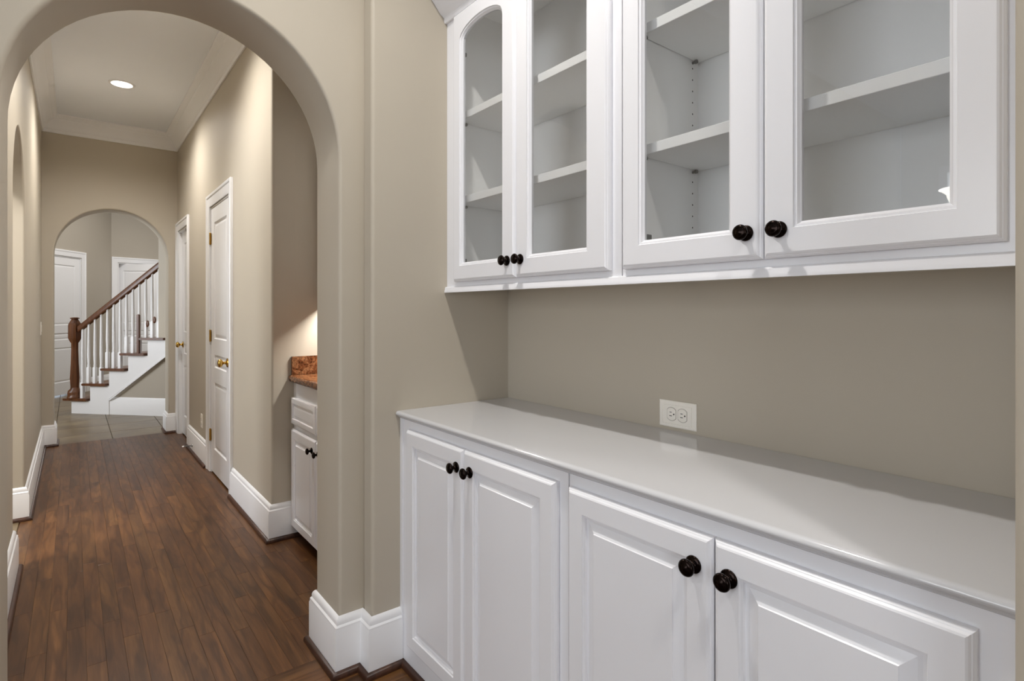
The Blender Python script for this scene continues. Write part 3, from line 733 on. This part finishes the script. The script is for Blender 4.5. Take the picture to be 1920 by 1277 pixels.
# small room behind the ajar door
fwall('wall_closet_foyer', W1 + E2 * -.3 - N2 * .13 - N2 * 1.3 + E2 * 0, W1 + E2 * 1.5 - N2 * 1.43, 0, 3.0, .1, M['trim'], 'pale wall of the room seen through the foyer doorway')
for k, (q0, q1) in enumerate(((2.6 + .535 + .10, 3.848),)):
    a = WA + E1 * q0; b3 = WA + E1 * (q1 - .002)
    baseboard('baseboard_foyer', [tuple(a), tuple(b3)], 'white baseboard right of the foyer door', shoe=False)

# ------------------------------------------------------------------ staircase
S0 = Vector((-.036, 8.807)); e = Vector((.677, -.736)).normalized(); nb = Vector((-e.y, e.x))   # nb: away from the camera
if nb.y < 0: nb = -nb
def SP(s, z, t=0.0): q = S0 + e * s + nb * t; return (q.x, q.y, z)
RI, RU = .189, .2665
stair = empty('staircase', SP(.6, 0, .45), 'white staircase with dark wood treads, newel post and handrail in the foyer', 'staircase')
SW = 1.0
tops = [.187 + RI * k for k in range(8)]
# stringer outline: zigzag top, sloping lower edge
ss = [.03 + RU * k for k in range(9)]
pts = [(ss[0], .0008)]
for k in range(7):
    pts.append((ss[k], tops[k] - .028)); pts.append((ss[k + 1], tops[k] - .028))
pts += [(ss[7], .723 + (ss[7] - 1.322) * .70), (.56, .192), (.56, .0008)]
MB().prism(pts, lambda p, t: SP(p[0], p[1], t), 0, .030).build('stringer', M['trim'], stair, smooth=False)
# thin cap along the lower edge of the stringer
MB().prism([(.555, .178), (.585, .178), (1.9, 1.106), (1.9, 1.135)], lambda p, t: SP(p[0], p[1], t), -.012, -.0006).build('stringer_edge', M['trim'], stair, smooth=False)
for k in range(7):
    p0 = ss[k] - .092 if k == 0 else ss[k] - .030
    if k > 0: p0 = ss[k] - .105
    p1 = ss[k + 1] + (-.0265)
    p0 = {0: -.062}.get(k, ss[k] - .107); p1 = ss[k + 1] - .030
    p0, p1 = -.062 + RU * k, -.062 + RU * k + .330
    z1 = tops[k]; z0 = z1 - .027
    q = MB(); pr = [(p0 + .008, z0), (p0, z0 + .009), (p0, z1 - .009), (p0 + .008, z1), (p1 - .004, z1), (p1, z1 - .004), (p1, z0 + .004), (p1 - .004, z0)]
    # tread body stops behind the next riser except for the return nosing beyond the stringer
    MB().prism([(a if a < ss[k + 1] else min(a, ss[k + 1] - .001), b4) for a, b4 in pr], lambda p, t: SP(p[0], p[1], t), (.0 if k < 5 else .152), SW).build('tread', M['stair_wood'], stair, angle=50)
    if k < 5: MB().prism(pr, lambda p, t: SP(p[0], p[1], t), -.034, -.0006).build('return_nosing', M['stair_wood'], stair, angle=50)
    MB().prism([(ss[k], tops[k - 1] + .0005 if k else .0008), (ss[k] + .018, tops[k - 1] + .0005 if k else .0008), (ss[k] + .018, z0 - .0005), (ss[k], z0 - .0005)],
               lambda p, t: SP(p[0], p[1], t), .031, SW).build('riser', M['trim'] if k else M['stair_wood'], stair, smooth=False)
# newel
NS = .040; NT = .035
def sq_ring(c, hw, z, ch=.3, t0=NT):
    k = hw * ch; q = [(hw, hw - k), (hw - k, hw), (-hw + k, hw), (-hw, hw - k), (-hw, -hw + k), (-hw + k, -hw), (hw - k, -hw), (hw, -hw + k)]
    return [SP(c + a, z, t0 + b4) for a, b4 in q]
zb = tops[0] + .0005
npf = [(.078, 0, .6), (.078, .018, .6), (.070, .03, .6), (.073, .06, .6), (.068, .09, .6), (.045, .115, .6), (.042, .14, .6), (.048, .25, .6), (.040, .42, .6), (.035, .60, .6), (.036, .68, .6), (.045, .70, .5), (.052, .73, .35), (.055, .74, .3),
       (.055, .90, .3), (.051, .92, .3), (.035, .965, .45), (.030, .975, .5), (.042, .985, .4), (.042, .992, .4), (.02, 1.0, .5)]
MB().rings([sq_ring(NS, hw, zb + z, ch) for hw, z, ch in npf]).build('newel_post', M['stair_wood'], stair, angle=40)
# handrail
def rail_z(s): return 1.010 + (s - .114) * .690
hp = [(-.022, 0), (-.030, .012), (-.026, .026), (-.030, .042), (-.024, .060), (-.008, .068), (.008, .068), (.024, .060), (.030, .042), (.026, .026), (.030, .012), (.022, 0)]
def hr(s): return [SP(s, rail_z(s) + z * 1.21, NT + t) for t, z in hp]
MB().rings([hr(.1065), hr(1.2425)]).build('handrail', M['stair_wood'], stair, angle=50)
# balusters: three to a tread, square foot and turned upper part
def baluster(s, k):
    z0 = tops[k] + .0005; z1 = rail_z(s) - .0005
    foot = .19
    R = []
    n = 12
    def rg(h, z, sq):
        out_ = []
        for i in range(n):
            t = 2 * PI * (i + .5) / n; cx_, sx_ = math.cos(t), math.sin(t)
            m_ = max(abs(cx_), abs(sx_)); f = (1 / m_) if sq else 1.0
            out_.append(SP(s + h * cx_ * f, z, NT + h * sx_ * f))
        return out_
    for h, z, sq in ((.0175, z0, 1), (.0175, z0 + foot, 1), (.014, z0 + foot + .012, 0), (.017, z0 + foot + .03, 0), (.0135, z0 + foot + .045, 0), (.018, z0 + foot + .16, 0), (.0125, z1 - .06, 0), (.0115, z1 - .01, 0), (.011, z1 + (.017 * .69), 0)):
        R.append(rg(h, z, sq))
    MB().rings(R).build('baluster', M['trim'], stair, angle=40)
k_of = lambda s: max(k for k in range(7) if ss[k] - .08 <= s) if s > -.04 else 0
s = .152
while s < 1.235:
    k = 0
    for kk in range(7):
        if s >= -.045 + RU * kk: k = kk
    baluster(s, k); s += .0888
# dark wood post and two discs standing for far rail parts among the balusters
po = MB().prism([(-.014, tops[3] + .001), (.014, tops[3] + .001), (.014, 1.215), (.008, 1.225), (-.008, 1.225), (-.014, 1.215)], lambda p, t: SP(.985 + p[0], p[1], t), -.030, -.004)
po.build('wooden_post', M['stair_wood'], stair, smooth=False)
for s_, z_ in ((1.083, 1.112), (1.178, 1.158)):
    dsc = [[SP(s_ + .019 * k_ * math.cos(2 * PI * i / 20), z_ + .040 * k_ * math.sin(2 * PI * i / 20), t) for i in range(20)] for k_, t in ((1, .0185), (1, .008), (.7, .002))]
    MB().rings(dsc).build('wooden_rosette', M['stair_wood'], stair, angle=40)
# wall under the stair and the wall that closes the flight further up
MB2 = MB().prism([(.60, .2125), (.64, .2125), (1.9, 1.09), (1.9, .2125)], lambda p, t: SP(p[0], p[1], t), .004, .1)
wz = MB().prism([(.562, .0008), (1.95, .0008), (1.95, 1.18), (.640, .27), (.562, .20)], lambda p, t: SP(p[0], p[1], t), .0305, .13)
struct(wz.build('wall_under_stair', M['foyer_wall'], smooth=False), 'beige triangular wall below the staircase')
up = MB().prism([(1.243, tops[4] + .001), (2.2, tops[4] + .001), (2.2, FT), (1.243, FT)], lambda p, t: SP(p[0], p[1], t), .0005, .15)
struct(up.build('wall_stair_end', M['wall'], smooth=False), 'light beige wall end where the handrail meets the wall')
bs = MB().prism([(p[0], p[1]) for p in BPROF], lambda p, t: SP(t, p[1] + .0008, .0295 - p[0] - .0), .5605, 1.95)
struct(bs.build('baseboard_stair', M['trim'], angle=25), 'white baseboard below the staircase', 'baseboard')

# ------------------------------------------------------------------ pendant lamp in the near room (reflected in the glass door)
PX, PY, PZ = -2.6, 1.085, 1.755
r = empty('pendant_lamp', (PX, PY, 3.05), 'bell shaped glass pendant lamp hanging in the near room', 'lamp')
MB().lathe([(0, -.0005), (.06, -.0005), (.055, -.02), (.01, -.03), (0, -.03)], (PX, PY, 3.05), (0, 0, 1), 20).build('canopy', M['bronze'], r)
MB().lathe([(0, 0), (.006, 0), (.006, -.93), (0, -.93)], (PX, PY, 3.02), (0, 0, 1), 8).build('rod', M['bronze'], r)
MB().lathe([(.15, .24), (.145, .24), (.10, .20), (.075, .13), (.068, .05), (.05, .0), (.02, -.01), (0, -.01), (.0, -.016), (.03, -.016), (.056, -.004), (.074, .05), (.081, .13), (.106, .195)], (PX, PY, PZ + .12), (0, 0, 1), 28).build('shade', M['shade'], r)
